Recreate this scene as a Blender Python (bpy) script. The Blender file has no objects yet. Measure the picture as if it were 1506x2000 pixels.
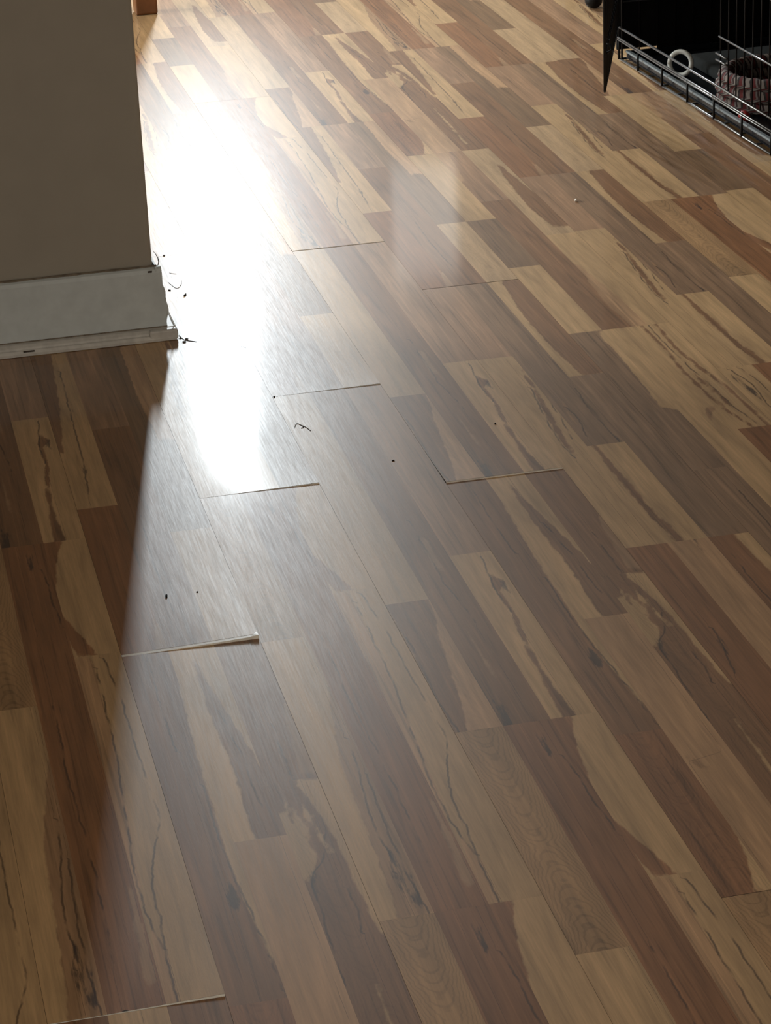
import bpy, bmesh, math, random
from mathutils import Vector, Matrix
import numpy as np
random.seed(7)
S = bpy.context.scene
COL = S.collection

# ---------------------------------------------------------------- camera
CAM_H = 1.5922
PITCH, ROLL, YAW = 0.407600512, 0.0436058476, 0.208278009
FPX = 5008.825
fw = Vector((math.sin(YAW)*math.cos(PITCH), math.cos(YAW)*math.cos(PITCH), -math.sin(PITCH)))
r0 = Vector((math.cos(YAW), -math.sin(YAW), 0)); d0 = fw.cross(r0)
rt = r0*math.cos(ROLL) + d0*math.sin(ROLL); dn = -r0*math.sin(ROLL) + d0*math.cos(ROLL)
cd = bpy.data.cameras.new('camera'); cam = bpy.data.objects.new('camera', cd); COL.objects.link(cam)
cd.sensor_fit = 'HORIZONTAL'; cd.sensor_width = 36.0; cd.lens = FPX/1506*36.0; cd.clip_start = 0.05
M = Matrix(((rt.x, -dn.x, -fw.x, 0), (rt.y, -dn.y, -fw.y, 0), (rt.z, -dn.z, -fw.z, CAM_H), (0, 0, 0, 1)))
cam.matrix_world = M
S.camera = cam

# ---------------------------------------------------------------- world, daylight, exposure
S.view_settings.view_transform = 'Standard'; S.view_settings.look = 'None'
S.view_settings.gamma = 1.0; S.view_settings.use_curve_mapping = False
S.view_settings.exposure = 0.0
W = bpy.data.worlds.new('world'); S.world = W; W.use_nodes = True
bg = W.node_tree.nodes['Background']
bg.inputs[0].default_value = (1.0, 0.89, 0.73, 1); bg.inputs[1].default_value = 0.80

BACK_Y = 9.0
WIN1 = dict(x0=1.240, x1=1.36, z0=1.25, z1=1.98)
WIN2 = dict(x0=1.975, x1=2.22, z0=0.99, z1=1.43)
LEFT_X = -3.2
FILL_WIN = dict(y0=6.6, y1=8.8, z0=0.9, z1=2.2)  # opening on the left wall, added for the fill lamp
def window_light(name, wd, power, color):
    ld = bpy.data.lights.new(name, 'AREA'); ld.shape = 'RECTANGLE'
    ld.size = wd['x1']-wd['x0']; ld.size_y = wd['z1']-wd['z0']
    ld.energy = power; ld.color = color
    o = bpy.data.objects.new(name, ld); COL.objects.link(o)
    o.location = ((wd['x0']+wd['x1'])/2, BACK_Y-0.03, (wd['z0']+wd['z1'])/2)
    o.rotation_euler = (math.radians(-90), 0, 0)      # shines toward -Y, into the room
    return o
window_light('window_daylight', WIN1, 74.0, (0.88, 0.96, 1.0))
window_light('second_window_daylight', WIN2, 0.8, (1.0, 0.97, 0.92))
ld = bpy.data.lights.new('left_fill_light', 'AREA'); ld.shape = 'RECTANGLE'; ld.size = FILL_WIN['z1']-FILL_WIN['z0']; ld.size_y = FILL_WIN['y1']-FILL_WIN['y0']  # unseen lamp added at the left to brighten the far floor without glare
ld.energy = 300.0; ld.color = (0.96, 1.0, 0.97)
lo_ = bpy.data.objects.new('left_fill_light', ld); COL.objects.link(lo_)
lo_.location = (LEFT_X+0.03, (FILL_WIN['y0']+FILL_WIN['y1'])/2, (FILL_WIN['z0']+FILL_WIN['z1'])/2); lo_.rotation_euler = (0, math.radians(-90), 0)

# ---------------------------------------------------------------- helpers
def link(o, parent=None):
    COL.objects.link(o)
    if parent: o.parent = parent
    return o
def tag(o, label=None, cat=None, group=None, kind=None):
    if label: o['label'] = label
    if cat: o['category'] = cat
    if group: o['group'] = group
    if kind: o['kind'] = kind
    return o
def empty(name, loc=(0, 0, 0), rz=0.0):
    o = bpy.data.objects.new(name, None); o.location = loc; o.rotation_euler = (0, 0, rz); o.empty_display_size = 0.05
    return link(o)
def obj(name, bm, mat, parent=None, smooth=False):
    me = bpy.data.meshes.new(name); bmesh.ops.recalc_face_normals(bm, faces=bm.faces[:]); bm.to_mesh(me); bm.free()
    if smooth:
        for p in me.polygons: p.use_smooth = True
    if mat: me.materials.append(mat)
    return link(bpy.data.objects.new(name, me), parent)
def add_box(bm, lo, hi, bev=0.0, seg=2):
    r = bmesh.ops.create_cube(bm, size=1.0)
    vs = r['verts']
    for v in vs:
        v.co = Vector(((lo[i]+hi[i])/2 + v.co[i]*(hi[i]-lo[i]) for i in range(3)))
    if bev > 0:
        es = list({e for v in vs for e in v.link_edges})
        bmesh.ops.bevel(bm, geom=es, offset=bev, segments=seg, affect='EDGES', profile=0.5)
    return bm
def box(lo, hi, bev=0.0, seg=2): return add_box(bmesh.new(), lo, hi, bev, seg)
def add_tube(bm, pts, r, n=8, closed=False, caps=True):
    pts = [Vector(p) for p in pts]; N = len(pts); rings = []
    rs = r if isinstance(r, (list, tuple)) else [r]*N
    ref = None
    for i, p in enumerate(pts):
        if closed: t = pts[(i+1) % N] - pts[i-1]
        else: t = pts[min(i+1, N-1)] - pts[max(i-1, 0)]
        t.normalize()
        if ref is None:
            ref = Vector((0, 0, 1)) if abs(t.z) < 0.9 else Vector((1, 0, 0))
        a = (ref - t*ref.dot(t)).normalized(); b = t.cross(a); ref = a
        rings.append([bm.verts.new(p + (a*math.cos(2*math.pi*k/n) + b*math.sin(2*math.pi*k/n))*rs[i]) for k in range(n)])
    for i in range(N if closed else N-1):
        A, B = rings[i], rings[(i+1) % N]
        for k in range(n): bm.faces.new((A[k], A[(k+1) % n], B[(k+1) % n], B[k]))
    if caps and not closed:
        bm.faces.new(rings[0][::-1]); bm.faces.new(rings[-1])
    return bm
def tube(pts, r, n=8, **k): return add_tube(bmesh.new(), pts, r, n, **k)
def extrude_profile(prof, x0, x1, nx=1, bend=None):
    """profile = list of (y, z); swept along x"""
    bm = bmesh.new(); rows = []
    for i in range(nx+1):
        x = x0 + (x1-x0)*i/nx
        rows.append([bm.verts.new((x, y, z)) for (y, z) in prof])
    n = len(prof)
    for a, b in zip(rows[:-1], rows[1:]):
        for k in range(n): bm.faces.new((a[k], a[(k+1) % n], b[(k+1) % n], b[k]))
    bm.faces.new(rows[0][::-1]); bm.faces.new(rows[-1])
    return bm

# ---------------------------------------------------------------- materials
class NT:
    def __init__(s, name):
        s.m = bpy.data.materials.new(name); s.m.use_nodes = True; s.t = s.m.node_tree
        s.b = s.t.nodes['Principled BSDF']; s.out = s.t.nodes['Material Output']
    def n(s, typ, **kw):
        o = s.t.nodes.new(typ)
        for k, v in kw.items(): setattr(o, k, v)
        return o
    def put(s, sock, v):
        if hasattr(v, 'links') or isinstance(v, bpy.types.NodeSocket): s.t.links.new(v, sock)
        else: sock.default_value = v
    def math(s, op, a, b=0.0, c=0.0, clamp=False):
        o = s.n('ShaderNodeMath', operation=op, use_clamp=clamp)
        for i, v in enumerate((a, b, c)): s.put(o.inputs[i], v)
        return o.outputs[0]
    def mr(s, v, a, b, c=0.0, d=1.0, smooth=True):
        o = s.n('ShaderNodeMapRange', interpolation_type='SMOOTHSTEP' if smooth else 'LINEAR')
        for i, q in enumerate((v, a, b, c, d)): s.put(o.inputs[i], q)
        return o.outputs[0]
    def mix(s, f, a, b, blend='MIX'):
        o = s.n('ShaderNodeMix', data_type='RGBA', blend_type=blend)
        s.put(o.inputs[0], f); s.put(o.inputs[6], a); s.put(o.inputs[7], b); return o.outputs[2]
    def noise(s, vec, scale=1.0, detail=2.0, rough=0.5, dist=0.0):
        o = s.n('ShaderNodeTexNoise'); s.put(o.inputs['Vector'], vec); o.inputs['Scale'].default_value = scale
        o.inputs['Detail'].default_value = detail; o.inputs['Roughness'].default_value = rough; o.inputs['Distortion'].default_value = dist
        return o.outputs[0]
    def attr(s, name, which=2):
        o = s.n('ShaderNodeAttribute', attribute_name=name); return o.outputs[which]
    def vmul(s, vec, k):
        o = s.n('ShaderNodeVectorMath', operation='MULTIPLY'); s.put(o.inputs[0], vec); o.inputs[1].default_value = k; return o.outputs[0]
    def bump(s, h, strength, dist):
        o = s.n('ShaderNodeBump'); o.inputs['Strength'].default_value = strength; o.inputs['Distance'].default_value = dist
        s.put(o.inputs['Height'], h); s.t.links.new(o.outputs[0], s.b.inputs['Normal'])
def simple(name, col, rough=0.5, metal=0.0, noise_amt=0.0, nscale=30.0, bump=0.0, spec=0.5):
    m = NT(name); m.b.inputs['Roughness'].default_value = rough; m.b.inputs['Metallic'].default_value = metal
    m.b.inputs['Specular IOR Level'].default_value = spec
    tc = m.n('ShaderNodeTexCoord').outputs['Object']
    nz = m.noise(tc, nscale, 4.0)
    f = m.mr(nz, 0.3, 0.7, 1-noise_amt, 1+noise_amt, False)
    o = m.n('ShaderNodeVectorMath', operation='SCALE'); o.inputs[0].default_value = col; m.put(o.inputs['Scale'], f)
    m.t.links.new(o.outputs[0], m.b.inputs['Base Color'])
    if bump > 0: m.bump(nz, bump, 0.002)
    return m.m

def laminate_material():
    m = NT('laminate_print')
    gp = m.attr('gp', 1)                       # metres across, metres along, seed
    fine = m.noise(m.vmul(gp, (420, 16, 1)), 1.0, 3.0, 0.6)
    mid = m.noise(m.vmul(gp, (70, 5, 1)), 1.0, 3.0, 0.55, 0.4)
    broad = m.noise(m.vmul(gp, (18, 3.0, 1)), 1.0, 2.0)
    jag = m.noise(m.vmul(gp, (60, 30, 1)), 1.0, 3.0, 0.6)
    jag0 = m.math('SUBTRACT', jag, 0.5)
    wob = m.math('SUBTRACT', m.noise(m.vmul(gp, (10, 22, 1)), 1.0, 3.0, 0.6), 0.5)
    tone = m.math('ADD', m.attr('tone'), m.math('MULTIPLY', jag0, 0.010))
    t = m.mr(tone, -0.0018, 0.0018)
    col = m.mix(t, m.attr('ca', 0), m.attr('cb', 0))
    k = m.math('ADD', m.mr(mid, 0.3, 0.7, 0.80, 1.16, False), m.mr(fine, 0.3, 0.7, -0.09, 0.09, False))
    k = m.math('MULTIPLY', k, m.mr(broad, 0.3, 0.7, 0.88, 1.10, False))
    # cathedral figure
    sx = m.n('ShaderNodeSeparateXYZ'); m.put(sx.inputs[0], gp)
    x2 = m.math('MULTIPLY', sx.outputs[0], sx.outputs[0])
    ph = m.math('ADD', m.math('SUBTRACT', m.math('ABSOLUTE', m.math('ADD', sx.outputs[1], 0.03)), m.math('MULTIPLY', x2, 150.0)), m.math('MULTIPLY', wob, 0.11))
    ring = m.math('SINE', m.math('MULTIPLY', ph, 2*math.pi/0.030))
    ringk = m.math('MULTIPLY', m.mr(ring, 0.1, 1.0, 0.0, 0.20), m.attr('cath'))
    # general growth streaks, stronger in the dark wood
    streak = m.noise(m.vmul(gp, (150, 3.0, 1)), 1.0, 2.0, 0.5, 0.6)
    sk = m.math('MULTIPLY', m.mr(streak, 0.54, 0.68, 0.0, 0.26), m.mr(t, 0.0, 1.0, 0.22, 1.0))
    sk = m.math('SUBTRACT', sk, m.math('MULTIPLY', m.mr(streak, 0.44, 0.30, 0.0, 0.20), m.mr(t, 0.0, 1.0, 0.10, 1.0)))
    k = m.math('SUBTRACT', m.math('SUBTRACT', k, ringk), sk)
    sc = m.n('ShaderNodeVectorMath', operation='SCALE'); m.put(sc.inputs[0], col); m.put(sc.inputs['Scale'], k)
    col = sc.outputs[0]
    # dark hair-thin veins and spalted spots of the print
    brk = m.mr(m.noise(m.vmul(gp, (30, 20, 1)), 1.0, 2.0), 0.30, 0.55)
    for nm in ('v1', 'v2'):
        dist = m.math('ABSOLUTE', m.math('ADD', m.attr(nm), m.math('MULTIPLY', wob, 0.010)))
        vm = m.math('MULTIPLY', m.mr(dist, 0.0004, 0.0022, 0.75, 0.0), brk)
        col = m.mix(vm, col, (0.055, 0.030, 0.020, 1))
    sp = m.math('ADD', m.attr('spot'), m.math('MULTIPLY', m.math('SUBTRACT', m.noise(m.vmul(gp, (160, 22, 1)), 1.0, 3.0, 0.6), 0.5), 0.020))
    col = m.mix(m.mr(sp, -0.001, 0.004, 0.0, 0.82), col, (0.040, 0.026, 0.024, 1))
    m.t.links.new(col, m.b.inputs['Base Color'])
    m.put(m.b.inputs['Roughness'], m.mr(fine, 0.3, 0.7, 0.38, 0.45, False))
    m.b.inputs['Specular IOR Level'].default_value = 0.30
    m.b.inputs['Coat Weight'].default_value = 0.34; m.b.inputs['Coat Roughness'].default_value = 0.09; m.b.inputs['Coat IOR'].default_value = 1.45
    fleck = m.noise(m.vmul(gp, (900, 120, 1)), 1.0, 2.0, 0.6)
    m.bump(m.math('ADD', fleck, m.math('MULTIPLY', fine, 0.6)), 0.075, 0.0006)
    return m.m
MAT_LAM = laminate_material()
MAT_CORE = simple('board_core', (0.86, 0.83, 0.77), 0.35, noise_amt=0.12, nscale=90)
MAT_SEAM = simple('board_seam', (0.045, 0.028, 0.018), 0.7)
MAT_UNDER = simple('underlay', (0.05, 0.032, 0.02), 0.8)
MAT_WALL = simple('wall_paint', (0.375, 0.345, 0.298), 0.75, noise_amt=0.03, nscale=14, bump=0.02)
MAT_TRIM = simple('trim_paint', (0.62, 0.68, 0.71), 0.5, noise_amt=0.06, nscale=40, bump=0.05)
MAT_SHOE = simple('shoe_paint', (0.60, 0.59, 0.57), 0.45, noise_amt=0.12, nscale=60, bump=0.05)
MAT_GRIME = simple('grime', (0.06, 0.045, 0.035), 0.9, noise_amt=0.4, nscale=120)
MAT_CEIL = simple('ceiling_paint', (0.30, 0.25, 0.19), 0.9)
MAT_RAIL = simple('black_rail', (0.008, 0.008, 0.010), 0.30, spec=1.0)
MAT_RAIL.node_tree.nodes['Principled BSDF'].inputs['Coat Weight'].default_value = 1.0; MAT_RAIL.node_tree.nodes['Principled BSDF'].inputs['Coat Roughness'].default_value = 0.30
MAT_WIRE = simple('black_wire', (0.006, 0.006, 0.007), 0.45, spec=0.22)
MAT_TRAY = simple('tray_plastic', (0.008, 0.009, 0.012), 0.22)
MAT_CLOTH = simple('black_cloth', (0.006, 0.006, 0.007), 0.95, noise_amt=0.2, nscale=60, spec=0.1)
MAT_LINT = simple('dark_lint', (0.01, 0.01, 0.012), 0.9, spec=0.1)

# ---------------------------------------------------------------- floor: boards and printed strips
SW = 0.065                     # strip width
P5 = 7.55783                   # strip index of x = 0
BL = 1.2945                    # board length
def vx(v): return (P5+v)*SW
L = (.56, .365, .19); LG = (.53, .355, .20); LP = (.52, .315, .17); M_ = (.40, .235, .125); MP = (.39, .228, .13)
D = (.275, .142, .069); DR = (.305, .142, .063); DG = (.262, .155, .084); DN = (.30, .182, .105); TAN = (.44, .265, .13)
H = 0.0325
# decor = list of strips: column, d0, d1, light, dark, options.  d runs along the board in metres, c across the strip (0..1)
DEC = {
 'A': [
  (0, 0, .408, L, DR, dict(base='D', lightr=[[(0, .62, 1.3), (.077, .92, 1.3), (.15, 1.02, 1.3)]], cath=.6)),
  (0, .408, BL, L, D, dict(base='D', lightr=[[(.48, .95, 1.3), (.57, .87, 1.3), (.7, .80, 1.3), (.82, .82, 1.3), (1.0, .88, 1.3), (1.2, 1.0, 1.3)]],
      spots=[[(.605, .55, .80), (.64, .55, .85)]], v1=[(.41, .97), (.527, .93), (.62, .85), (.75, .74), (.9, .80)], v2=[(1.0, .51), (1.1, .46), (1.215, .5), (1.28, .52)])),
  (1, 0, .75, LP, M_, dict(dark=[[(.33, .0, .12), (.30, .2, .4)]], v2=[(.318, .1), (.322, .5), (.328, .9)])),
  (1, .75, BL, L, D, dict(dark=[[(.74, .40, 1.3), (.84, .42, 1.02), (.93, .48, 1.0), (1.05, .42, .82), (1.15, .40, .62), (1.27, .43, .48)]], v1=[(.8, .7), (.95, .75), (1.1, .6)])),
  (2, 0, .88, L, D, dict(base='D', lightr=[[(.50, .94, 1.3), (.6, .88, 1.3), (.69, .86, 1.3), (.775, .78, 1.3), (.88, .52, 1.3)],
      [(.64, -.3, .16), (.69, -.3, .40), (.75, -.3, .30), (.80, -.3, .12)], [(.74, .28, .46), (.80, .22, .34), (.83, .18, .24)], [(.05, .35, .45), (.2, .42, .50), (.42, .52, .58)], [(.7, .60, .70), (.82, .42, .50)]],
      v1=[(.40, .0), (.469, .02), (.54, .07), (.579, .12), (.62, .08), (.648, .19), (.68, .46), (.743, .74)], v2=[(.5, .62), (.56, .72), (.62, .68)],
      spots=[[(.60, .06, .2), (.63, .05, .2), (.655, .12, .3)]], cath=.4)),
  (2, .88, BL, M_, D, dict(base='D', v1=[(.89, .52), (.957, .52), (1.04, .55)], lightr=[[(.89, .7, 1.3), (1.0, .8, 1.3), (1.1, .95, 1.3)]])),
 ],
 'B': [
  (0, 0, .752, L, M_, dict(dark=[[(0, .34, 1.3), (.07, .42, 1.3), (.16, .46, 1.3), (.27, .49, 1.3), (.39, .56, 1.3), (.53, .84, 1.3), (.6, 1.0, 1.3)]],
      v1=[(.09, .62), (.146, .70), (.204, .62), (.286, .71), (.365, .85), (.445, .88)], v2=[(.0, .9), (.1, .86), (.2, .84), (.35, .95)],
      spots=[[(.045, .60, .78), (.09, .60, .76), (.136, .66, .78), (.16, .7, .74)], [(.02, .68, .90), (.06, .82, .92), (.09, .85, .93)]])),
  (0, .752, BL, TAN, M_, dict(cath=1.0)),
  (1, 0, BL, M_, DR, dict(base='D', spots=[[(1.215, .52, .66), (1.24, .52, .66)]], v1=[(.1, .3), (.3, .35), (.55, .28), (.75, .33)], v2=[(.98, .94), (1.08, .86), (1.2, .8)],
      lightr=[[(.05, .75, .95), (.25, .85, .95)]])),
  (2, 0, .882, L, LP, dict(dark=[[(.2, -.3, .05), (.293, -.3, .12), (.46, -.3, .24), (.6, -.3, .34), (.88, -.3, .36)], [(0, -.3, .22), (.09, .0, .24), (.16, .05, .14)]],
      v1=[(.1, .22), (.2, .06), (.293, .06), (.373, .14), (.459, .20), (.547, .30), (.7, .36), (.85, .40)], v2=[(.0, .19), (.106, .22), (.18, .3), (.233, .27), (.301, .43), (.387, .74), (.415, .80), (.469, .77), (.54, .75), (.75, .72), (.88, .6)])),
  (2, .882, BL, L, DR, dict(dark=[[(.88, .1, .5), (.93, .0, .35), (1.05, -.3, -.1), (1.15, -.3, .05), (1.21, -.3, .16), (1.26, -.3, .30), (1.30, -.3, .5)]])),
 ],
 'C': [
  (0, 0, .406, LP, D, dict(dark=[[(-.02, .0, .22), (.084, .0, .45), (.182, .0, .60), (.283, .02, .75), (.343, .0, .92), (.42, .0, 1.0)]], v1=[(.0, .1), (.09, .02), (.2, .05), (.3, .08)], cath=.25)),
  (0, .406, BL, LG, MP, dict(cath=.15)),
  (1, 0, BL, M_, D, dict(base='D', lightr=[[(.14, .38, .46), (.29, .38, .44)], [(.5, .5, .7), (.62, .6, .72)]], spots=[[(.0, .02, .25), (.06, .08, .25)]], v1=[(.3, .7), (.45, .55), (.7, .6)])),
  (2, 0, .543, L, D, dict(dark=[[(-.02, .24, .55), (.08, .30, .46), (.195, .38, .48), (.32, .55, .64), (.40, .53, .62), (.43, .55, .86), (.455, .58, .70)]],
      v1=[(.32, .58), (.369, .56), (.424, .56), (.466, .63), (.54, .72)], spots=[[(.41, .70, .86), (.43, .72, .86)]])),
  (2, .543, BL, LP, MP, dict(base='D')),
 ],
 'W': [
  (0, 0, .87, L, D, dict(dark=[[(.38, .52, .60), (.43, .45, .60), (.543, .58, .74), (.676, .79, .90), (.80, .92, 1.0)]], v1=[(.45, .78), (.56, .95), (.65, 1.02)], v2=[(.36, .5), (.43, .42), (.54, .52), (.7, .80)])),
  (0, .87, BL, LP, MP, dict(base='D')),
  (1, 0, .41, L, D, dict(dark=[[(-.02, .24, .36), (.1, .12, .30), (.25, .10, .26), (.42, .13, .24)], [(-.02, .36, .42), (.1, .33, .38), (.25, .30, .34)]])),
  (1, .41, BL, M_, DN, dict(base='D', lightr=[[(.48, .12, .17), (.56, .18, .26), (.62, .3, .36)]], spots=[[(.40, .86, .99), (.43, .90, 1.0)]], v1=[(.42, .88), (.55, .80), (.68, .92)], v2=[(.45, .2), (.53, .35), (.6, .3)])),
  (2, 0, .733, M_, DN, dict(base='D')),
  (2, .733, BL, L, D, dict(dark=[[(.73, .38, 1.3), (.897, .24, 1.3), (1.075, .22, 1.3), (1.3, .46, 1.3)]])),
 ],
 'Z': [
  (0, 0, .60, M_, DN, dict(base='D', v1=[(.1, .7), (.3, .6), (.5, .65)])),
  (0, .60, BL, L, DN, dict(base='D', lightr=[[(.86, .95, 1.3), (.885, .66, 1.3), (.934, .68, 1.3), (1.148, .82, 1.3), (1.29, .80, 1.3)]])),
  (1, 0, BL, L, M_, dict(dark=[[(.80, .55, .62), (.83, .6, .75), (.86, .75, 1.1)]])),
  (2, 0, .747, M_, DR, dict(base='D')),
  (2, .747, BL, L, D, dict(dark=[[(.74, .40, .52), (.842, .12, .22), (.948, .05, .15), (1.03, .02, .13), (1.165, .16, .24), (1.3, .10, .22)], [(.74, .80, .90), (.827, .76, .86), (.949, .70, .82), (1.053, .52, .66), (1.159, .44, .54), (1.3, .55, .64)], [(.85, .35, .45), (.95, .30, .42), (1.02, .25, .32)]],
      v1=[(.76, .6), (.85, .45), (.95, .42), (1.05, .35), (1.2, .32), (1.3, .38)])),
 ],
 'V': [
  (0, 0, .545, M_, DR, dict(base='D', lightr=[[(.0, .75, 1.3), (.1, .9, 1.3)]])),
  (0, .545, BL, L, D, dict(dark=[[(.8, -.3, .1), (1.0, -.3, .35), (1.3, -.3, .6)]], v1=[(.6, .4), (.8, .55), (1.0, .6), (1.2, .7)], spots=[[(.70, .45, .55), (.72, .5, .56)], [(1.0, .62, .68), (1.03, .62, .70)]])),
  (1, 0, .885, M_, D, dict(base='D', v1=[(.1, .4), (.3, .35), (.5, .45)])),
  (1, .885, BL, LP, MP, dict(base='D')),
  (2, 0, .41, LG, M_, dict(cath=.3)),
  (2, .41, BL, LP, DG, dict(base='D', lightr=[[(.8, .6, 1.3), (1.0, .5, 1.3), (1.3, .55, 1.3)]])),
 ],
 'U': [
  (0, 0, .415, L, M_, dict()),
  (0, .415, .752, M_, DG, dict(base='D')),
  (0, .752, BL, L, M_, dict()),
  (1, 0, .88, M_, D, dict(base='D', lightr=[[(.0, .9, 1.3), (.15, .8, 1.3), (.3, .95, 1.3)]])),
  (1, .88, BL, LP, MP, dict(base='D', lightr=[[(1.05, -.3, .15), (1.2, -.3, .35), (1.3, -.3, .5)]])),
  (2, 0, .60, L, LP, dict(dark=[[(.0, -.3, .4), (.2, -.3, .3), (.4, -.3, .1)]])),
  (2, .60, BL, LG, D, dict(dark=[[(.65, .5, 1.3), (.8, .35, 1.1), (1.0, .5, .9), (1.15, .7, .8)]], cath=.3)),
 ],
 'Y': [
  (0, 0, BL, TAN, DR, dict(base='D', spots=[[(.925, .36, .46), (.945, .38, .46)]], v1=[(.85, .2), (.93, .4), (1.0, .5)])),
  (1, 0, BL, LP, M_, dict(dark=[[(.0, .6, 1.3), (.3, .8, 1.3), (.5, 1., 1.3)]], spots=[[(1.26, .60, .68), (1.28, .62, .68)]])),
  (2, 0, BL, L, DR, dict(base='D', lightr=[[(.7, 1.0, 1.3), (.9, .9, 1.3), (1.1, .72, 1.3), (1.3, .62, 1.3)]], v1=[(.9, .2), (1.1, .15), (1.25, .2)])),
 ],
 'S': [
  (0, 0, .70, M_, DR, dict(base='D')),
  (0, .70, BL, L, D, dict(v1=[(.9, .3), (1.0, .55), (1.1, .35), (1.2, .5), (1.29, .3)], v2=[(.95, .8), (1.1, .65), (1.2, .75), (1.29, .6)], spots=[[(1.13, .3, .4), (1.18, .2, .42), (1.25, .16, .24)]])),
  (1, 0, BL, M_, DR, dict(base='D')),
  (2, 0, .75, L, M_, dict()), (2, .75, BL, L, M_, dict(cath=.5)),
 ],
}
def interp(lst, d, k):
    ds = [q[0] for q in lst]; return np.interp(d, ds, [q[k] for q in lst])
def region_sdf(reg, c, d):
    reg = sorted(reg); a, b = reg[0][0], reg[-1][0]
    cl, cr = interp(reg, d, 1), interp(reg, d, 2)
    s = np.minimum(c-cl, cr-c)*SW
    return np.minimum(s, np.minimum(d-a, b-d)*0.22)
GAP = 0.00018
def strip_arrays(si, spec, inset=GAP):
    """vertices, quads and attributes of one printed strip in board coordinates"""
    col, a, b, ca, cb, o = spec
    c = np.linspace(0, 1, 11)
    if col == 0: c = np.insert(c, 1, 0.022); c[0] = GAP/SW
    if col == 2: c = np.insert(c, len(c)-1, 0.978); c[-1] = 1-GAP/SW
    n = max(4, int((b-a)/0.014)); d = np.linspace(a, b, n+1)
    near, far = a == 0, b == BL
    if near: d = np.insert(d, 1, inset+.001); d[0] = inset
    if far: d = np.insert(d, len(d)-1, BL-0.0015); d[-1] = BL-GAP
    C, Dd = np.meshgrid(c, d)                         # rows along d
    z = np.zeros_like(C)
    if col == 0: z[:, 0] = 0.0
    if col == 2: z[:, -1] = 0.0
    if near: z[0, :] = 0.0
    if far: z[-1, :] = 0.0
    X = (col + C)*SW; Y = Dd
    tone = np.full_like(C, -1.0)
    for reg in o.get('dark', []): tone = np.maximum(tone, region_sdf(reg, C, Dd))
    if o.get('base') == 'D':
        tone = np.full_like(C, 1.0)
        for reg in o.get('lightr', []): tone = np.minimum(tone, -region_sdf(reg, C, Dd))
    spot = np.full_like(C, -1.0)
    for reg in o.get('spots', []):
        reg = sorted(reg)
        if len(reg) < 3: reg = [(reg[0][0]-.012, reg[0][1], reg[0][2])] + reg + [(reg[-1][0]+.012, reg[-1][1], reg[-1][2])]
        spot = np.maximum(spot, region_sdf(reg, C, Dd))
    vv = []
    for key in ('v1', 'v2'):
        q = sorted(o.get(key, []))
        if not q: vv.append(np.full_like(C, 1.0)); continue
        s = (C-interp(q, Dd, 1))*SW
        out = np.maximum(np.maximum(q[0][0]-Dd, Dd-q[-1][0]), 0)
        s = np.where(out > 0.002, np.where(s >= 0, 1, -1)*(np.abs(s)+0.015), s)
        vv.append(s)
    gp = np.stack([(C-0.5)*SW + 0.003*math.sin(si*3.1), Dd - (a+b)/2, np.full_like(C, si*5.173 + 0.31)], -1)
    nr, nc = C.shape
    idx = np.arange(nr*nc).reshape(nr, nc)
    q = np.stack([idx[:-1, :-1], idx[:-1, 1:], idx[1:, 1:], idx[1:, :-1]], -1).reshape(-1, 4)
    return dict(co=np.stack([X, Y, z], -1).reshape(-1, 3), q=q, tone=tone.ravel(), spot=spot.ravel(), v1=vv[0].ravel(), v2=vv[1].ravel(),
                gp=gp.reshape(-1, 3), ca=ca, cb=cb, cath=o.get('cath', 0.0))
def arrays_to_mesh(name, parts, lift=None):
    co = np.concatenate([p['co'] for p in parts]).copy()
    if lift: co[:, 2] += lift(co[:, 0], co[:, 1])
    off = 0; qs = []
    for p in parts: qs.append(p['q']+off); off += len(p['co'])
    q = np.concatenate(qs)
    me = bpy.data.meshes.new(name)
    me.vertices.add(len(co)); me.vertices.foreach_set('co', co.ravel().astype(np.float32))
    me.loops.add(q.size); me.loops.foreach_set('vertex_index', q.ravel().astype(np.int32))
    me.polygons.add(len(q)); me.polygons.foreach_set('loop_start', np.arange(0, q.size, 4, dtype=np.int32))
    me.update(calc_edges=True)
    for key in ('tone', 'spot', 'v1', 'v2', 'cath'):
        a = me.attributes.new(key, 'FLOAT', 'POINT')
        val = np.concatenate([p[key] if isinstance(p[key], np.ndarray) else np.full(len(p['co']), p[key]) for p in parts])
        a.data.foreach_set('value', val.astype(np.float32))
    a = me.attributes.new('gp', 'FLOAT_VECTOR', 'POINT'); a.data.foreach_set('vector', np.concatenate([p['gp'] for p in parts]).ravel().astype(np.float32))
    for key in ('ca', 'cb'):
        a = me.attributes.new(key, 'FLOAT_COLOR', 'POINT')
        val = np.concatenate([np.tile(np.array(p[key]+(1.0,)), (len(p['co']), 1)) for p in parts])
        a.data.foreach_set('color', val.ravel().astype(np.float32))
    me.polygons.foreach_set('use_smooth', np.zeros(len(q), dtype=bool))
    me.materials.append(MAT_LAM); me.update()
    return me
ARR = {}; ARRI = {}; MESH = {}; si = 0
for k, strips in DEC.items():
    ARR[k] = []; ARRI[k] = []
    for sp in strips:
        ARR[k].append(strip_arrays(si, sp)); ARRI[k].append((si, sp)); si += 1
    MESH[k] = [arrays_to_mesh('strip', [a]) for a in ARR[k]]
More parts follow.
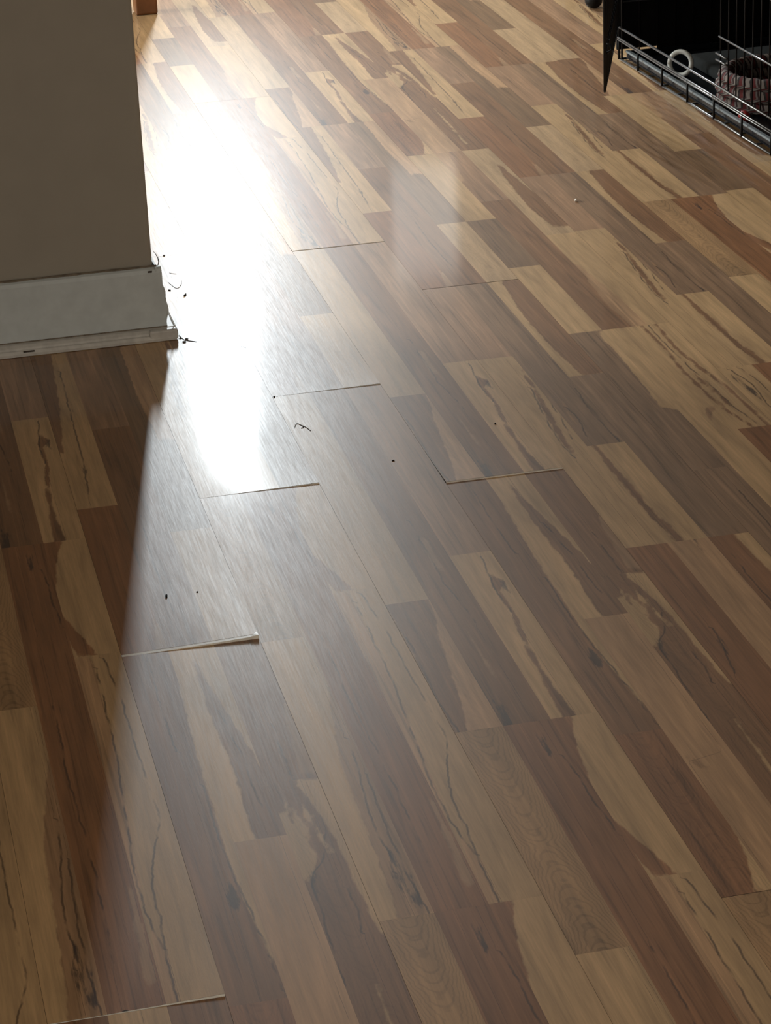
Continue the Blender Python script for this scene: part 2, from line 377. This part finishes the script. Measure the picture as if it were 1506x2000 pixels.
def core_mesh(lift=None, inset=.0016, drop=.0009):
    bm = bmesh.new(); n = 24
    xs = [GAP, SW, 2*SW, 3*SW-GAP]
    top, bot = [], []
    ys = [GAP + (BL-2*GAP)*(i/n)**1.6 for i in range(n+1)]
    if lift: ys = [GAP, inset] + ys[3:]; n = len(ys)-1
    for i in range(n+1):
        y = ys[i]
        rt_, rb_ = [], []
        for x in xs:
            lz = float(lift(np.array([x]), np.array([y]))[0]) if lift else 0.0
            rt_.append(bm.verts.new((x, y, (-0.0007 if not lift else -drop if i == 0 else -0.0002)+lz))); rb_.append(bm.verts.new((x, y, -0.0078+lz)))
        top.append(rt_); bot.append(rb_)
    m = len(xs)
    for i in range(n):
        for k in range(m-1):
            tf = bm.faces.new((top[i][k], top[i][k+1], top[i+1][k+1], top[i+1][k])); tf.material_index = 1 if lift and i == 0 else 0; bm.faces.new((bot[i][k], bot[i+1][k], bot[i+1][k+1], bot[i][k+1]))
        bm.faces.new((top[i][0], top[i+1][0], bot[i+1][0], bot[i][0])); bm.faces.new((top[i][-1], bot[i][-1], bot[i+1][-1], top[i+1][-1]))
    ends = []
    for k in range(m-1):
        ef = bm.faces.new((top[0][k], bot[0][k], bot[0][k+1], top[0][k+1])); ef.material_index = 1 if lift else 0; bm.faces.new((top[-1][k], top[-1][k+1], bot[-1][k+1], bot[-1][k]))
    me = bpy.data.meshes.new('board'); bm.to_mesh(me); bm.free()
    me.materials.append(MAT_SEAM); me.materials.append(MAT_CORE)
    return me
CORE = core_mesh()
# rows of boards: (row start strip index, near end of the boards with their decors)
ROWS = [(-9, [(0.75, 'B'), (2.05, 'B'), (3.34, 'C')]),
 (-6, [(1.066, 'A'), (2.361, 'B'), (3.655, 'C')]),
 (-3, [(0.637, 'W'), (1.931, 'A'), (3.225, 'V'), (4.519, 'W')]),
 (0, [(1.165, 'B'), (2.459, 'B'), (3.753, 'W'), (5.048, 'U'), (6.342, 'C'), (7.637, 'V'), (8.931, 'B')]),
 (3, [(1.578, 'B'), (2.872, 'C'), (4.166, 'V'), (5.460, 'W'), (6.754, 'B'), (8.049, 'A')]),
 (6, [(1.101, 'B'), (2.396, 'A'), (3.690, 'C'), (4.984, 'B'), (6.279, 'U'), (7.573, 'W'), (8.868, 'V')]),
 (9, [(2.066, 'Y'), (3.360, 'W'), (4.652, 'V'), (5.946, 'C'), (7.240, 'B'), (8.535, 'U')]),
 (12, [(1.722, 'U'), (3.016, 'Z'), (4.310, 'U'), (5.604, 'A'), (6.898, 'V'), (8.193, 'W')]),
 (15, [(2.753, 'S'), (4.047, 'W'), (5.341, 'V'), (6.635, 'B'), (7.930, 'C')]),
 (18, [(2.479, 'C'), (3.773, 'B'), (5.067, 'W'), (6.361, 'V'), (7.655, 'A'), (8.950, 'C')]),
 (21, [(3.376, 'W'), (4.670, 'U'), (5.964, 'C'), (7.258, 'B'), (8.553, 'V')]),
 (24, [(3.706, 'C'), (5.000, 'B'), (6.294, 'W'), (7.588, 'A'), (8.883, 'U')]),
 (27, [(4.1, 'A'), (5.394, 'V'), (6.688, 'U'), (7.982, 'B')]),
 (30, [(4.45, 'W'), (5.744, 'B'), (7.038, 'C'), (8.333, 'V')]),
 (33, [(4.0, 'B'), (5.294, 'A'), (6.588, 'W'), (7.882, 'V')]),
]
def lifter(h, side, reach=0.30):
    def f(x, y):
        c = x/(3*SW); c = c if side > 0 else (1-c if side < 0 else np.ones_like(c))
        return h*c**1.3*np.clip(1-y/reach, 0, 1)**2
    return f
LIFT = {(-3, 3.225): lifter(.0050, 1), (0, 3.753): lifter(.0020, 1, .2), (6, 3.690): lifter(.0022, 0, .2), (3, 4.166): lifter(.0016, 1, .15),
        (-6, 2.361): lambda x, y: .0022*np.clip((x/(3*SW)-.42)/.58, 0, 1)*np.clip(1-y/.2, 0, 1)**2, (6, 4.984): lifter(.001, 0, .15)}
def project(p):
    q = Vector(p)-Vector((0, 0, CAM_H)); z = q.dot(fw)
    return (753+FPX*q.dot(rt)/z, 1000+FPX*q.dot(dn)/z) if z > 0.1 else (-9e9, -9e9)
def in_view(v0, j):
    for i in range(9):
        for k in range(4):
            x, y = project((vx(v0+k), j+BL*i/8, 0))
            if -60 < x < 1566 and -60 < y < 2060:
                if v0+3 < 1.5 and j > 4.45: return False       # behind the partition
                return True
    return False
floor = obj('floor', box((-3.2, -1.5, -0.06), (4.6, BACK_Y+0.1, -0.0082)), MAT_UNDER); tag(floor, kind='structure')
spare = []; spare_core = []
for v0, boards in ROWS:
    for j, dec in boards:
        if not in_view(v0, j):
            for a in ARR[dec]:
                b = dict(a); b['co'] = a['co'] + np.array([vx(v0), j, 0.0]); spare.append(b)
            continue
        lf = LIFT.get((v0, j))
        big = (v0, j) == (-3, 3.225); ins = .0070 if big else .0013
        bo = bpy.data.objects.new('floor_board', core_mesh(lf, ins, .0005 if big else .0007) if lf else CORE)
        link(bo, floor); bo.location = (vx(v0), j, 0)
        for i, me in enumerate(MESH[dec]):
            m2 = arrays_to_mesh('strip', [strip_arrays(*ARRI[dec][i], ins)], lf) if lf else me
            s = bpy.data.objects.new('strip', m2); link(s, bo)
        if (v0, j) == (-3, 3.225):
            bm = bmesh.new(); X_ = 3*SW
            pts = [(X_-.012, .0002, .0047), (X_-.0003, .0002, .0058), (X_-.0006, .014, .0052), (X_-.006, .007, .0052)]
            a = [bm.verts.new(q) for q in pts]; b = [bm.verts.new((x, y, z-.004)) for x, y, z in pts]
            bm.faces.new(a); bm.faces.new(b[::-1])
            for k in range(4): bm.faces.new((a[k], b[k], b[(k+1) % 4], a[(k+1) % 4]))
            ch = obj('chipped_corner', bm, MAT_CORE, bo)
# the rest of the floor, out of the picture
def fill(v0, j, dec):
    for a in ARR[dec]:
        b = dict(a); b['co'] = a['co'] + np.array([vx(v0), j, 0.0]); spare.append(b)
for v0, boards in ROWS:
    j = boards[0][0]-BL
    while j > -2.0: fill(v0, j, random.choice('ABCWVU')); j -= BL
    j = boards[-1][0]+BL
    while j < BACK_Y: fill(v0, j, random.choice('ABCWVU')); j += BL
for v0 in list(range(-42, -9, 3)) + list(range(36, 63, 3)):
    s0 = random.uniform(0, BL)
    for k in range(-2, 8):
        dec = random.choice('ABCWVU')
        for a in ARR[dec]:
            b = dict(a); b['co'] = a['co'] + np.array([vx(v0), s0+k*BL, 0.0]); spare.append(b)
spare = [b for b in spare if b['co'][:, 1].min() < BACK_Y]
for b in spare: b['co'][:, 1] = np.minimum(b['co'][:, 1], BACK_Y+.02)
rest = bpy.data.objects.new('outer_boards', arrays_to_mesh('outer_boards', spare)); link(rest, floor); tag(rest, kind='stuff')

# ---------------------------------------------------------------- room shell
WY = 4.553                                       # face of the partition that turns to the camera
WX = 0.541                                       # its free corner
def wall_left_bm():
    """partition with a rounded corner"""
    bm = bmesh.new(); r = 0.012
    prof = [(-3.2, WY)] + [(WX-r+r*math.sin(a), WY+r-r*math.cos(a)) for a in np.linspace(0, math.pi/2, 6)] + [(WX, WY+0.14), (-3.2, WY+0.14)]
    lo = [bm.verts.new((x, y, -0.008)) for x, y in prof]; hi = [bm.verts.new((x, y, 2.5)) for x, y in prof]
    n = len(prof)
    for k in range(n): bm.faces.new((lo[k], lo[(k+1) % n], hi[(k+1) % n], hi[k]))
    bm.faces.new(lo[::-1]); bm.faces.new(hi)
    return bm
tag(obj('wall_near', wall_left_bm(), MAT_WALL), kind='structure')
BH = 0.1385
prof = [(WY+.001, 0.002), (WY-.013, 0.002), (WY-.013, BH-.010), (WY-.011, BH-.003), (WY-.006, BH), (WY+.001, BH)]
bb = obj('baseboard_left', extrude_profile(prof, -3.2, WX+.014), MAT_TRIM); tag(bb, kind='structure')
# shoe moulding: two soft steps
sp_ = [(WY-.0135, 0.001), (WY-.031, 0.001), (WY-.0315, 0.006), (WY-.029, 0.011), (WY-.026, 0.0125), (WY-.0245, 0.016), (WY-.020, 0.0205), (WY-.0135, 0.0225)]
obj('shoe_moulding', extrude_profile(sp_, -3.2, WX+.031), MAT_SHOE, bb)
# dirty caulk line along the top of the baseboard
bm = bmesh.new()
add_tube(bm, [(x, WY-.004+.0006*math.sin(x*61), BH+.0012) for x in np.linspace(-1.0, WX+.006, 60)], [0.0022+0.0006*math.sin(i*1.7) for i in range(60)], 6)
obj('caulk_line', bm, simple('caulk', (0.20, 0.165, 0.125), 0.8, noise_amt=0.3, nscale=90), bb)
bm = bmesh.new(); add_box(bm, (-3.2, WY-.0145, 0.0225), (WX+.016, WY-.0125, 0.0245))
obj('dirt_line', bm, simple('dirt', (0.20, 0.165, 0.13), 0.9, noise_amt=0.4, nscale=120), bb)
# the corner return of the baseboard, its paint bulging and peeling
bm = bmesh.new()
zs = np.linspace(0.002, BH+.001, 26); rows = []
for z in zs:
    bulge = 0.0035*math.exp(-((z-.060)/.022)**2) + 0.0015*math.sin(z*150) + .0045*max(0, 1-z/.02)
    taper = 0.013*max(0, (z-.085)/.055)**1.2
    xr = WX+.0175+bulge-taper
    rows.append([bm.verts.new((WX+.002, WY-.0125, z)), bm.verts.new((xr-.004, WY-.0125, z)), bm.verts.new((xr, WY-.009, z)), bm.verts.new((xr, WY+.10, z)), bm.verts.new((WX+.002, WY+.10, z))])
for a, b in zip(rows[:-1], rows[1:]):
    for k in range(5): bm.faces.new((a[k], a[(k+1) % 5], b[(k+1) % 5], b[k]))
bm.faces.new(rows[0][::-1]); bm.faces.new(rows[-1])
obj('corner_return', bm, MAT_TRIM, bb)
bm = bmesh.new(); add_box(bm, (WX-.02, WY-.031, 0.001), (WX+.034, WY+.10, 0.0215), 0.004, 2)
obj('shoe_return', bm, MAT_SHOE, bb)
cz = BH+.003
pl_ = [(WX+.002, WY-.007, cz+.0275), (WX+.006, WY-.0075, cz+.022), (WX+.0095, WY-.008, cz+.014), (WX+.0105, WY-.008, cz+.007), (WX+.009, WY-.008, cz+.001), (WX+.005, WY-.008, cz-.001), (WX+.001, WY-.0075, cz+.0015), (WX-.001, WY-.007, cz+.008)]
obj('peeling_curl', tube(pl_, [.0004, .0006, .0009, .0012, .0008, .0006, .0005, .0003], 6), MAT_GRIME, bb)
obj('paint_chip', box((WX-.012, WY-.0145, BH-.008), (WX-.004, WY-.0125, BH-.0045), 0.0008), MAT_GRIME, bb)
obj('shoe_scuff', box((0.285, WY-.0320, .0085), (0.306, WY-.0285, .0112), 0.001), MAT_GRIME, bb)
obj('peeling_sliver', tube([(WX+.021, WY-.006, .045), (WX+.026, WY-.010, .030), (WX+.033, WY-.012, .014), (WX+.036, WY-.012, .004)], [.0004, .0011, .0009, .0005], 6), MAT_TRIM, bb)

tag(obj('wall_right', box((4.5, -1.5, -0.06), (4.6, BACK_Y+.1, 2.6)), MAT_WALL), kind='structure')
tag(obj('ceiling', box((-3.2, 0.8, 2.5), (4.6, BACK_Y+.1, 2.6)), MAT_CEIL), kind='structure')
bm = bmesh.new(); X0, X1 = LEFT_X-.1, LEFT_X
add_box(bm, (X0, -1.5, -.06), (X1, BACK_Y+.1, FILL_WIN['z0'])); add_box(bm, (X0, -1.5, FILL_WIN['z1']), (X1, BACK_Y+.1, 2.6))
add_box(bm, (X0, -1.5, FILL_WIN['z0']), (X1, FILL_WIN['y0'], FILL_WIN['z1'])); add_box(bm, (X0, FILL_WIN['y1'], FILL_WIN['z0']), (X1, BACK_Y+.1, FILL_WIN['z1']))
tag(obj('wall_left', bm, MAT_WALL), kind='structure')
bm = bmesh.new(); y0, y1 = BACK_Y, BACK_Y+.1
xs_ = [LEFT_X, WIN1['x0'], WIN1['x1'], WIN2['x0'], WIN2['x1'], 4.5]
for k in range(5):
    wd = WIN1 if k == 1 else WIN2 if k == 3 else None
    if wd: add_box(bm, (xs_[k], y0, -.06), (xs_[k+1], y1, wd['z0'])); add_box(bm, (xs_[k], y0, wd['z1']), (xs_[k+1], y1, 2.5))
    else: add_box(bm, (xs_[k], y0, -.06), (xs_[k+1], y1, 2.5))
tag(obj('wall_back', bm, MAT_WALL), kind='structure')
MAT_PANE = simple('window_pane', (0.7, 0.75, 0.8), 0.1)
for i, wd in enumerate((WIN1, WIN2)):
    bm = bmesh.new(); t = .025
    add_box(bm, (wd['x0'], y0-.02, wd['z0']), (wd['x0']+t, y1, wd['z1'])); add_box(bm, (wd['x1']-t, y0-.02, wd['z0']), (wd['x1'], y1, wd['z1']))
    add_box(bm, (wd['x0']+t, y0-.02, wd['z0']), (wd['x1']-t, y1, wd['z0']+t)); add_box(bm, (wd['x0']+t, y0-.02, wd['z1']-t), (wd['x1']-t, y1, wd['z1']))
    w_ = obj('window_%d' % (i+1), bm, MAT_TRIM); tag(w_, kind='structure')
    obj('pane', box((wd['x0']+t, y0+.04, wd['z0']+t), (wd['x1']-t, y0+.045, wd['z1']-t)), MAT_PANE, w_)

bm = bmesh.new(); t = .04
add_box(bm, (X0, FILL_WIN['y0'], FILL_WIN['z0']), (X1+.02, FILL_WIN['y0']+t, FILL_WIN['z1'])); add_box(bm, (X0, FILL_WIN['y1']-t, FILL_WIN['z0']), (X1+.02, FILL_WIN['y1'], FILL_WIN['z1']))
add_box(bm, (X0, FILL_WIN['y0']+t, FILL_WIN['z0']), (X1+.02, FILL_WIN['y1']-t, FILL_WIN['z0']+t)); add_box(bm, (X0, FILL_WIN['y0']+t, FILL_WIN['z1']-t), (X1+.02, FILL_WIN['y1']-t, FILL_WIN['z1']))
w_ = obj('window_3', bm, MAT_TRIM); tag(w_, kind='structure')  # unseen frame, added around the left fill lamp
obj('pane', box((X0+.03, FILL_WIN['y0']+t, FILL_WIN['z0']+t), (X0+.035, FILL_WIN['y1']-t, FILL_WIN['z1']-t)), MAT_PANE, w_)

# ---------------------------------------------------------------- wooden side table (its foot shows beside the wall)
MAT_OAK = simple('red_stained_wood', (0.20, 0.075, 0.022), 0.4, noise_amt=0.25, nscale=18)
tb = empty('side_table', (0.70, 7.60, 0)); tag(tb, 'reddish brown wooden side table whose square foot stands behind the beige wall corner', 'table')
for sx in (-1, 1):
    for sy in (-1, 1):
        x, y = sx*.2145, sy*.2185
        lg = obj('leg', box((x-.032, y-.032, 0.0005), (x+.032, y+.032, .47), .006, 3), MAT_OAK, tb)
        obj('foot_pad', box((x-.029, y-.029, 0.0), (x+.029, y+.029, .004)), MAT_SEAM, lg)
for lo, hi, n in (((-.19, -.235, .39), (.19, -.215, .47), 'apron'), ((-.19, .215, .39), (.19, .235, .47), 'apron'), ((-.235, -.19, .39), (-.215, .19, .47), 'apron'), ((.215, -.19, .39), (.235, .19, .47), 'apron')):
    obj(n, box(lo, hi, .002), MAT_OAK, tb)
obj('tabletop', box((-.25, -.26, .47), (.25, .26, .495), .005, 3), MAT_OAK, tb)

# black foot of a stool behind the crate
st = empty('black_stool', (2.250, 7.05, 0)); tag(st, 'black stool standing behind the wire crate, only its rounded foot showing at the top edge', 'stool')
for k in range(4):
    a = k*math.pi/2+math.pi/4; x, y = .17*math.cos(a), .17*math.sin(a)
    lg = obj('leg', tube([(x, y, .03), (x*.8, y*.8, .45)], .016, 12), MAT_WIRE, st)
    bm = bmesh.new(); bmesh.ops.create_uvsphere(bm, u_segments=16, v_segments=10, radius=.026)
    for v in bm.verts: v.co = Vector((x+v.co.x, y+v.co.y, max(0.0005, .024+v.co.z)))
    obj('foot', bm, MAT_WIRE, lg, True)
obj('seat', tube([(0, 0, .45), (0, 0, .49)], .2, 32), MAT_WIRE, st)

# ---------------------------------------------------------------- dog crate
CR = empty('dog_crate', (2.005, 6.300, 0), math.radians(2.2)); tag(CR, 'black wire dog crate with its door swung open, standing on the floor at the right', 'crate')
# local axes: x = depth to the right, y runs toward the camera (negative), z up
CLEN, CDEP, CHGT = 1.20, 0.70, 0.74
def wire(parent, a, b, r=.0021, name='wire', n=10):
    return obj(name, tube([a, b], r, n), MAT_RAIL if abs(a[2]-b[2]) < 1e-6 else MAT_WIRE, parent, True)
def panel(name): 
    o = bpy.data.objects.new(name, None); o.empty_display_size = .03; return link(o, CR)
fp = panel('front_panel')
for z, r in ((.006, .0032), (.088, .0031)): wire(fp, (0, 0, z), (0, -CLEN, z), r)
for z in (.062, .0565):
    wire(fp, (-.004, 0, z), (-.004, -CLEN, z), .0023)
DO = -.688                                                   # door opening from y = 0 to here
for z in (.209, .354, .50, .64): wire(fp, (-.002, DO, z), (-.002, -CLEN, z), .0024)
wire(fp, (0, 0, CHGT), (0, -CLEN, CHGT), .003)
for y0_ in (DO+.01, DO-.36):
    for z in (.168, .153): wire(fp, (-.005, y0_, z), (-.005, y0_-.065, z), .0024)
for k in range(11): wire(fp, (0, DO-.005-k*.048, .088), (0, DO-.005-k*.048, CHGT), .0018)
for k in range(8):
    yk = -.004 if k == 0 else -.146-(k-1)*.172
    wire(fp, (-.003, yk, .006), (-.003, yk, .064), .0030)
for y in (0, -.02): wire(fp, (0, y, .006), (0, y, CHGT), .0026)
# the open door
hx, hy = 0.0, -.005
dv = Vector((-.232, -.628, 0)); 
Mi = Matrix.Rotation(-math.radians(2.2), 3, 'Z'); dv = (Mi @ dv)
dp = panel('door')
def dq(s, z): return (hx-.006+dv.x*s, hy+dv.y*s, z)
DZ0, DZ1 = .090, .70
for s in (0.0, 1.0): wire(dp, dq(s, DZ0), dq(s, DZ1), .0030)
for z in (DZ0, .17, .185, .30, .42, .54, .62, DZ1): wire(dp, dq(0, z), dq(1, z), .0026)
for k in range(1, 15): wire(dp, dq(k/15, DZ0), dq(k/15, DZ1), .0019)
lt = Vector(dq(.93, .19)); nrm = Vector((dv.y, -dv.x, 0)).normalized()
obj('latch', tube([lt, lt+nrm*-.012, lt+nrm*-.014+Vector((0, 0, -.012)), lt+nrm*-.002+Vector((0, 0, -.02))], .0028, 8), MAT_WIRE, dp, True)
# remaining panels, each one piece of crossed wires
def grid_panel(name, o, u, v, nu, nv):
    bm = bmesh.new(); o, u, v = Vector(o), Vector(u), Vector(v)
    for k in range(nu+1): add_tube(bm, [o+u*k/nu, o+u*k/nu+v], .0019, 5)
    for k in range(nv+1): add_tube(bm, [o+v*k/nv, o+v*k/nv+u], .0024, 5)
    return obj(name, bm, MAT_WIRE, CR, True)
grid_panel('back_panel', (CDEP, 0, .006), (0, -CLEN, 0), (0, 0, CHGT-.006), 25, 5)
grid_panel('side_panel', (0.006, 0.0, .006), (CDEP-.006, 0, 0), (0, 0, CHGT-.006), 14, 5)
grid_panel('side_panel', (0.006, -CLEN, .006), (CDEP-.006, 0, 0), (0, 0, CHGT-.006), 14, 5)
grid_panel('top_panel', (0, 0, CHGT), (CDEP, 0, 0), (0, -CLEN, 0), 14, 5)
grid_panel('bottom_panel', (0.006, 0, .004), (CDEP-.01, 0, 0), (0, -CLEN, 0), 6, 12)
# plastic tray with raised lip
bm = bmesh.new()
x0, x1, ya, yb = .012, CDEP-.012, -.02, -CLEN+.02
add_box(bm, (x0, yb, .010), (x1, ya, .014))
for lo, hi in (((x0, yb, .014), (x0+.008, ya, .030)), ((x1-.008, yb, .014), (x1, ya, .030)), ((x0+.008, yb, .014), (x1-.008, yb+.008, .030)), ((x0+.008, ya-.008, .014), (x1-.008, ya, .030))):
    add_box(bm, lo, hi, .002, 2)
tr = obj('tray', bm, MAT_TRAY, CR)
obj('tray_lip_sheen', box((x0-.003, yb, .0255), (x0+.009, ya, .0315), .002, 2), simple('lip_sheen', (.22, .25, .27), .22), tr)  # pale colour paints the bright reflection along the black tray's lip
# black cloth cover over top, back and camera end
bm = bmesh.new()
add_box(bm, (-.010, -CLEN-.012, CHGT+.005), (CDEP+.012, .012, CHGT+.011))
add_box(bm, (CDEP+.006, -CLEN-.012, .001), (CDEP+.012, .012, CHGT+.005))
add_box(bm, (-.004, .006, .028), (CDEP+.006, .012, CHGT+.005)); add_box(bm, (.11, .006, .001), (CDEP+.006, .012, .028))
add_box(bm, (-.004, -CLEN-.012, .001), (CDEP+.006, -CLEN-.006, CHGT+.005))
cv = obj('fitted_cover', bm, MAT_CLOTH, CR); cv['label'] = 'black fitted cloth cover over top, back and ends'
RZ = CR.rotation_euler.z
def cw(x, y, z=0.0):
    c, s = math.cos(RZ), math.sin(RZ); return Vector((2.0+x*c-y*s, 6.33+x*s+y*c, z))

# white ring toy behind the rails
bm = bmesh.new(); R_, rr = .029, .0062
ctr = Vector((0, 0, R_+rr))
add_tube(bm, [ctr+Vector((R_*math.cos(a), 0, R_*math.sin(a))) for a in np.linspace(0, 2*math.pi, 40, endpoint=False)], rr, 12, closed=True)
rg = obj('ring_toy', bm, simple('white_rubber', (.55, .56, .54), .4), None, True); p = cw(.060, -.315, .0142); rg.location = p; rg.rotation_euler = (math.radians(-12), 0, math.radians(-40))
tag(rg, 'white ring toy standing in the crate behind the black rails', 'toy')
# dark grey blanket
bm = bmesh.new(); add_box(bm, (.12, -.445, .0145), (.50, -.17, .052), .015, 4)
for v in bm.verts: v.co.z += .007*math.sin(v.co.y*23+v.co.x*17) if v.co.z > .03 else 0
bl = obj('grey_blanket', bm, simple('grey_fleece', (.013, .017, .019), .95, noise_amt=.2, nscale=80), None, True); bl.location = CR.location; bl.rotation_euler = CR.rotation_euler
tag(bl, 'dark grey folded blanket lying in the middle of the dog crate', 'blanket')
# braided rag bed, red white and black
def braid_material():
    m = NT('braided_rag'); at = m.attr('ang')
    s = m.math('FRACT', m.math('MULTIPLY', at, 1.0))
    cr = m.n('ShaderNodeValToRGB'); cr.color_ramp.interpolation = 'CONSTANT'
    el = cr.color_ramp.elements
    el[0].position = 0; el[0].color = (.20, .17, .155, 1); el[1].position = .30; el[1].color = (.012, .009, .009, 1)
    for p_, c_ in ((.45, (.085, .006, .006, 1)), (.72, (.13, .11, .105, 1)), (.85, (.02, .004, .004, 1))):
        e = el.new(p_); e.color = c_
    m.put(cr.inputs[0], s); m.t.links.new(cr.outputs[0], m.b.inputs['Base Color']); m.b.inputs['Roughness'].default_value = .9
    return m.m
MAT_BRAID = braid_material()
bed = empty('braided_bed', cw(.192, -.640, .0145)); tag(bed, 'round braided rag bed in red, white and black inside the crate', 'pet bed')
def coil(R_, z, r, name, turns):
    bm = bmesh.new(); n = 96; k = 10; rings = []
    for i in range(n):
        a = 2*math.pi*i/n; c = Vector((R_*math.cos(a), R_*math.sin(a), z)); e = Vector((math.cos(a), math.sin(a), 0))
        rings.append([bm.verts.new(c+(e*math.cos(q)+Vector((0, 0, 1))*math.sin(q))*r*(1+.10*math.sin(q*3+a*turns))) for q in [2*math.pi*w/k for w in range(k)]])
    for i in range(n):
        A, B = rings[i], rings[(i+1) % n]
        for w in range(k): bm.faces.new((A[w], A[(w+1) % k], B[(w+1) % k], B[w]))
    o = obj(name, bm, MAT_BRAID, bed, True)
    at = o.data.attributes.new('ang', 'FLOAT', 'POINT')
    at.data.foreach_set('value', [turns*(i//k)/n*0.999 + (i % k)/k for i in range(n*k)])
    return o
for R_, z, t in ((.135, .017, 26), (.140, .044, 28), (.132, .070, 25)): coil(R_, z, .0165, 'coil', t)
obj('bed_base', tube([(0, 0, 0.0), (0, 0, .012)], .125, 40), simple('dark_pad', (.05, .035, .028), .95), bed)
# red toy
bm = bmesh.new(); bmesh.ops.create_uvsphere(bm, u_segments=20, v_segments=12, radius=.015)
for v in bm.verts: v.co = Vector((v.co.x*.9, v.co.y*1.5, v.co.z*1.0+.015))
rtoy = obj('red_toy', bm, simple('red_rubber', (.30, .012, .01), .4), None, True); rtoy.location = cw(.040, -.785, .0145)
tag(rtoy, 'small red rubber toy lying in the tray in front of the braided bed', 'toy')

# ---------------------------------------------------------------- crumbs, hairs and lint on the floor
def at(v, u): return Vector((vx(v), u, 0))
def crumb(name, v, u, size, label, stretch=(1, 1.6, .5), mat=MAT_LINT, cat='crumb'):
    bm = bmesh.new(); bmesh.ops.create_icosphere(bm, subdivisions=2, radius=size)
    for q in bm.verts:
        k = 1+.3*math.sin(q.co.x*900+q.co.y*700+size*1e4); q.co = Vector((q.co.x*stretch[0]*k, q.co.y*stretch[1]*k, q.co.z*stretch[2]))
    zmin = min(q.co.z for q in bm.verts)
    for q in bm.verts: q.co.z -= zmin
    o = obj(name, bm, mat, None, True); o.location = at(v, u); tag(o, label, cat)
    o.rotation_euler.z = -.3
    return o
def hair(name, pts, r, label, z=.0006):
    p0 = at(*pts[0]); P = [at(*q)-p0 for q in pts]
    Q = []
    for i in range(len(P)-1):
        for t in np.linspace(0, 1, 5, endpoint=False):
            a, b = P[i], P[i+1]; c0 = P[max(i-1, 0)]; c1 = P[min(i+2, len(P)-1)]
            Q.append(0.5*((2*a)+(b-c0)*t+(2*c0-5*a+4*b-c1)*t*t+(3*a-c0-3*b+c1)*t**3))
    Q.append(P[-1])
    for q in Q: q.z = r
    o = obj(name, tube(Q, r, 5), MAT_LINT, None, True); o.location = p0; tag(o, label, 'lint'); return o
crumb('crumb', 2.05, 5.047, .0022, 'tiny round dark crumb highest in the white glare beside the beige wall')
crumb('crumb', 2.07, 4.776, .0024, 'dark comma shaped flake in the white glare right of the baseboard end', (.9, 3.6, .6), cat='flake')
crumb('crumb', 1.69, 4.818, .0020, 'small grey flake close beside the baseboard return', (1.6, 1.2, .5), cat='flake')
crumb('crumb', 3.04, 4.164, .0019, 'tiny crumb stuck in the long seam left of the chipped board end')
crumb('crumb', -1.62, 3.404, .0021, 'elongated black crumb lying on the grey sheen above the raised board end', (.9, 2.6, .6))
crumb('crumb', -.92, 3.404, .0014, 'tiny round speck right of the elongated black crumb')
crumb('crumb', 5.09, 3.810, .0017, 'single dark crumb in the middle of the floor below the chipped board end', (1.5, 1.5, .5))
crumb('crumb', 8.20, 3.916, .0017, 'dark speck on the pale strip above the light end joint')
crumb('crumb', 16.0, 5.122, .0045, 'whitish paint crumb on the brown strip left of the crate door', (.8, 1.7, .6), simple('white_crumb', (.7, .62, .55), .6))
hair('hair', [(1.78, 4.869), (1.93, 4.826), (2.12, 4.847), (2.19, 4.873)], .00045, 'curved hair lying in the white glare beside the baseboard end')
hair('hair', [(3.14, 4.008), (3.25, 4.025), (3.34, 4.016), (3.37, 4.005), (3.30, 4.003)], .00050, 'looped dark hair lying over the long seam in the grey sheen')
hair('hair', [(3.34, 4.016), (3.43, 4.004), (3.50, 3.985)], .00050, 'short dark hair beside the looped hair on the grey sheen')
hair('hair', [(2.3, 4.462), (2.7, 4.452), (2.89, 4.448), (3.02, 4.432)], .00035, 'long fine hair at the right edge of the glare')
hair('hair', [(1.34, 4.545), (1.40, 4.525), (1.47, 4.514), (1.76, 4.498)], .00060, 'dusty thread lying against the corner of the shoe moulding')
for k, (v, u) in enumerate([(1.36, 4.528), (1.50, 4.520), (1.42, 4.505)]):
    crumb('crumb', v, u, .0016+.0003*k, ('left', 'right', 'lowest')[k]+' of the three grey lint specks at the corner of the shoe moulding', (1.8, 1.5, .5), simple('grey_lint', (.12, .13, .13), .9), 'lint')
hair('hair', [(1.95, 4.93), (2.05, 4.922), (2.14, 4.918)], .0004, 'faint short hair in the glare above the curved hair')
hair('hair', [(2.95, 4.905), (3.02, 4.902), (3.08, 4.898)], .0003, 'very faint hair in the right part of the white glare')
